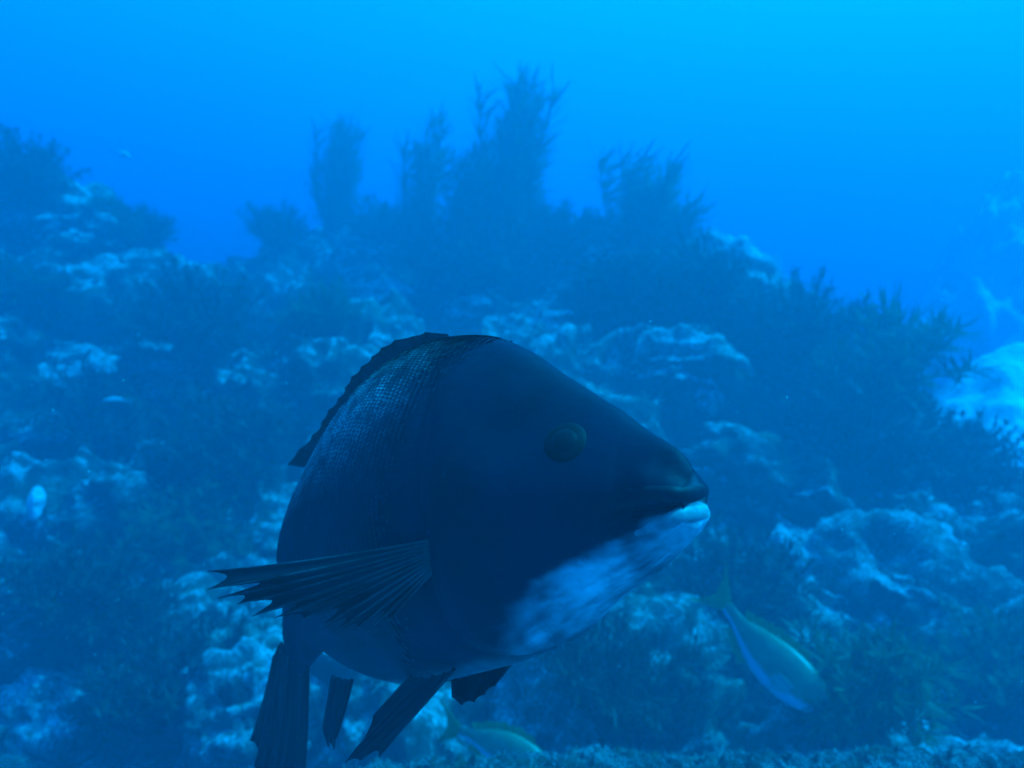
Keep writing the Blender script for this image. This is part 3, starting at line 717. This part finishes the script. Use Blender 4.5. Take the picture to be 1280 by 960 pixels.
# --- small fishes -------------------------------------------------------------
k = N('small_fish_skin'); at = k.n('ShaderNodeAttribute', attribute_name='pale'); g = k.n('ShaderNodeNewGeometry').outputs['Position']
n1 = k.noise(30, 3, .6, g); n2 = k.noise(240, 2, .5, g)
c = k.mix(at.outputs['Fac'], k.ramp(n1, [(.3, (.11, .14, .055)), (.7, (.17, .20, .085))]), (.44, .46, .50))
M['small_skin'] = k.done(k.bsdf(c, .4, k.bump(n2, .2, .002), .4).outputs[0])
k = N('small_fish_fin'); b = k.bsdf((.26, .32, .05), .5); t = k.n('ShaderNodeBsdfTranslucent'); t.inputs[0].default_value = (.28, .36, .05, 1)
m_ = k.n('ShaderNodeMixShader'); m_.inputs[0].default_value = .4; k.l(b.outputs[0], m_.inputs[1]); k.l(t.outputs[0], m_.inputs[2]); M['small_fin'] = k.done(m_.outputs[0])

def small_fish(name, nose, tail, length_h, width, bend, roll, label, mats, pale_from=2.0, detail=True, group=None):
    """nose and tail base in world space"""
    ax = tail-nose; Ln = ax.length; up = Vector((0, 0, 1)); sdv = ax.cross(up).normalized()
    spn = [nose+ax*t+bend*math.sin(t*math.pi) for t in (0, .25, .5, .75, 1)]
    H = length_h*Ln
    LL = fish_loft(spn, [0, .02, .08, .2, .35, .5, .7, .88, 1], [H*x for x in (.03, .09, .22, .40, .5, .5, .36, .16, .13)], [H*x for x in (.03, .09, .2, .36, .46, .46, .33, .15, .13)],
                   [width*Ln*x for x in (.05, .14, .30, .44, .5, .48, .32, .12, .05)], 70, 48, 1.0, roll)
    th = LL['TH'][None, :]+0*LL['S'][:, None]; sde = np.minimum(th, 2*math.pi-th)
    pal = np.clip((sde-pale_from)/.25, 0, 1)
    rt = (nose+tail)/2; rt.z -= H*.5
    r = empty(name, rt); tag(r, label, 'fish', group)
    link('body', loft_mesh('body', LL, rt, {'pale': pal}), mats[0], r)
    S_ = LL['S']; idx = lambda s_: int(np.interp(s_, S_, np.arange(len(S_))))
    def sf(s_, a): i = idx(s_); j = int(a/(2*math.pi)*48) % 48; return Vector(LL['P'][i, j]), Vector(LL['N'][i, j]), Vector(LL['T'][i])
    T1 = Vector(LL['T'][-1]); U1 = Vector(LL['U'][-1]); C1 = Vector(LL['C'][-1]); W1 = Vector(LL['W'][-1])
    # forked tail
    n_ = 11; bb = [C1-T1*.01*Ln+U1*(H*.11*(1-2*i/(n_-1))) for i in range(n_)]
    te = [C1+T1*Ln*(.13+.12*abs(1-2*i/(n_-1))**1.5)+U1*(H*.62*(1-2*i/(n_-1))) for i in range(n_)]
    fin('tail_fin', bb, te, mats[1], r, rt, .004*Ln/.3, .06, .0009*Ln/.3, 4, 21)
    if not detail: return r
    bb, te = [], []
    for i in range(12):
        q, nm, tg = sf(.30+.55*i/11, 0); bb.append(q-nm*.004); te.append(q+nm*H*(.16 if i < 8 else .13)+tg*Ln*.05)
    fin('dorsal_fin', bb, te, mats[1], r, rt, .003, .3, .0009, 3, 22)
    bb, te = [], []
    for i in range(7):
        q, nm, tg = sf(.62+.22*i/6, math.pi); bb.append(q-nm*.004); te.append(q+nm*H*.2*(1-.4*i/6)+tg*Ln*.05)
    fin('anal_fin', bb, te, mats[1], r, rt, .003, .2, .0009, 3, 23)
    for a, sd2 in ((2.7, 1), (2*math.pi-2.7, 2)):
        bb, te = [], []
        for i in range(5):
            q, nm, tg = sf(.34+.03*i/4, a); bb.append(q-nm*.003); te.append(q+nm*H*.12+tg*Ln*(.13-.02*i))
        fin('pelvic_fin', bb, te, mats[0], r, rt, .003, .1, .0009, 3, 24+sd2)
    for a in (1.75, 2*math.pi-1.75):
        bb, te = [], []
        q0, nm, tg = sf(.27, a); up2 = nm.cross(tg).normalized()
        for i in range(8):
            t = i/7-.5; bb.append(q0+up2*(t*H*.14)-nm*.003); te.append(q0+nm*Ln*.05+tg*Ln*(.17-.05*abs(t))+up2*(t*H*.42))
        fin('pectoral_fin', bb, te, M['small_pec'], r, rt, .002, .15, .0008, 3, 28)
        q, nm, tg = sf(.10, a-.45 if a < 3 else a+.45); e = dome('eye', q-nm*.002, nm, H*.055, H*.03, IRIS, r, rt, 6, 20); dome('pupil', q, nm, H*.035, H*.022, PUP, e, rt, 5, 16)
    return r
k = N('small_pectoral'); M['small_pec'] = k.done(k.bsdf((.28, .32, .24), .5).outputs[0])
small_fish('small_fish', P(1046, 892, 1.66), P(908, 758, 1.86), .36, .17, Vector((-.012, 0, -.014)), .25,
           'small yellow-green fish with pale belly diving headfirst on the right', (M['small_skin'], M['small_fin']), 1.9)
small_fish('small_fish', P(700, 980, 1.66), P(574, 914, 1.75), .36, .17, Vector((0, 0, .01)), .1,
           'small yellow-green fish half hidden behind the ledge under the big fish', (M['small_skin'], M['small_fin']), 1.9)
k = N('silver_fish_skin'); M['silver'] = k.done(k.bsdf((.62, .64, .64), .3, None, .5).outputs[0])
k = N('grey_fish_skin'); M['grey_fish'] = k.done(k.bsdf((.26, .27, .28), .4, None, .4).outputs[0])
small_fish('tiny_fish', P(163, 196, 4.2), P(142, 189, 4.25), .26, .14, Vector((0, 0, 0)), 0, 'tiny pale silver fish swimming in open water above the left reef', (M['silver'], M['silver']), 1.9, False)
small_fish('tiny_fish', P(128, 501, 2.55), P(160, 502, 2.6), .22, .14, Vector((0, 0, .006)), 0, 'slim grey fish hovering before the dark hollow under the left shelf', (M['grey_fish'], M['grey_fish']), 1.9, False)

# drifting specks in the water
V, F_ = [], []; R4 = random.Random(15)
for _ in range(420):
    y_ = R4.uniform(.8, 3.2); q = Vector((R4.uniform(-.7, .7)*y_, y_, CAM.z+R4.uniform(-.42, .12)*y_)); r = R4.uniform(.0003, .0011); b = len(V)
    for d in ((1, 0, 0), (-1, 0, 0), (0, 1, 0), (0, -1, 0), (0, 0, 1), (0, 0, -1)): V.append(q+Vector(d)*r*R4.uniform(.5, 1.4))
    for f in ((0, 2, 4), (2, 1, 4), (1, 3, 4), (3, 0, 4), (2, 0, 5), (1, 2, 5), (3, 1, 5), (0, 3, 5)): F_.append(tuple(b+x for x in f))
k = N('speck'); tag(link('drifting_specks', mesh_from('drifting_specks', V, F_), k.done(k.bsdf((.6, .6, .55), .8).outputs[0])), 'tiny pale specks drifting in the open water', 'particles', kind='stuff')

# ------------------------------------------------------------------ sea water: one closed box of even blue haze
HX, HY0, HY1, HZ0, HZ1 = 33.0, -17.0, 43.0, -1.7, 6.2
bm = bmesh.new(); bmesh.ops.create_cube(bm, size=1.0)
for v_ in bm.verts: v_.co = Vector((v_.co.x*2*HX, HY0+(v_.co.y+.5)*(HY1-HY0), HZ0+(v_.co.z+.5)*(HZ1-HZ0)))
hm = bpy.data.meshes.new('haze'); bm.to_mesh(hm); bm.free()
k = N('sea_water'); pv = k.n('ShaderNodeVolumePrincipled')
pv.inputs['Density'].default_value = 2.15
pv.inputs['Color'].default_value = (0.0, 0.0306, 0.0405, 1)
pv.inputs['Absorption Color'].default_value = (0.0, 0.765, 0.868, 1)
pv.inputs['Anisotropy'].default_value = 0.28
k.l(pv.outputs[0], k.out.inputs['Volume'])
hz = link('haze', hm, k.m); tag(hz, 'clear blue sea water filling the whole scene', 'water', kind='stuff')
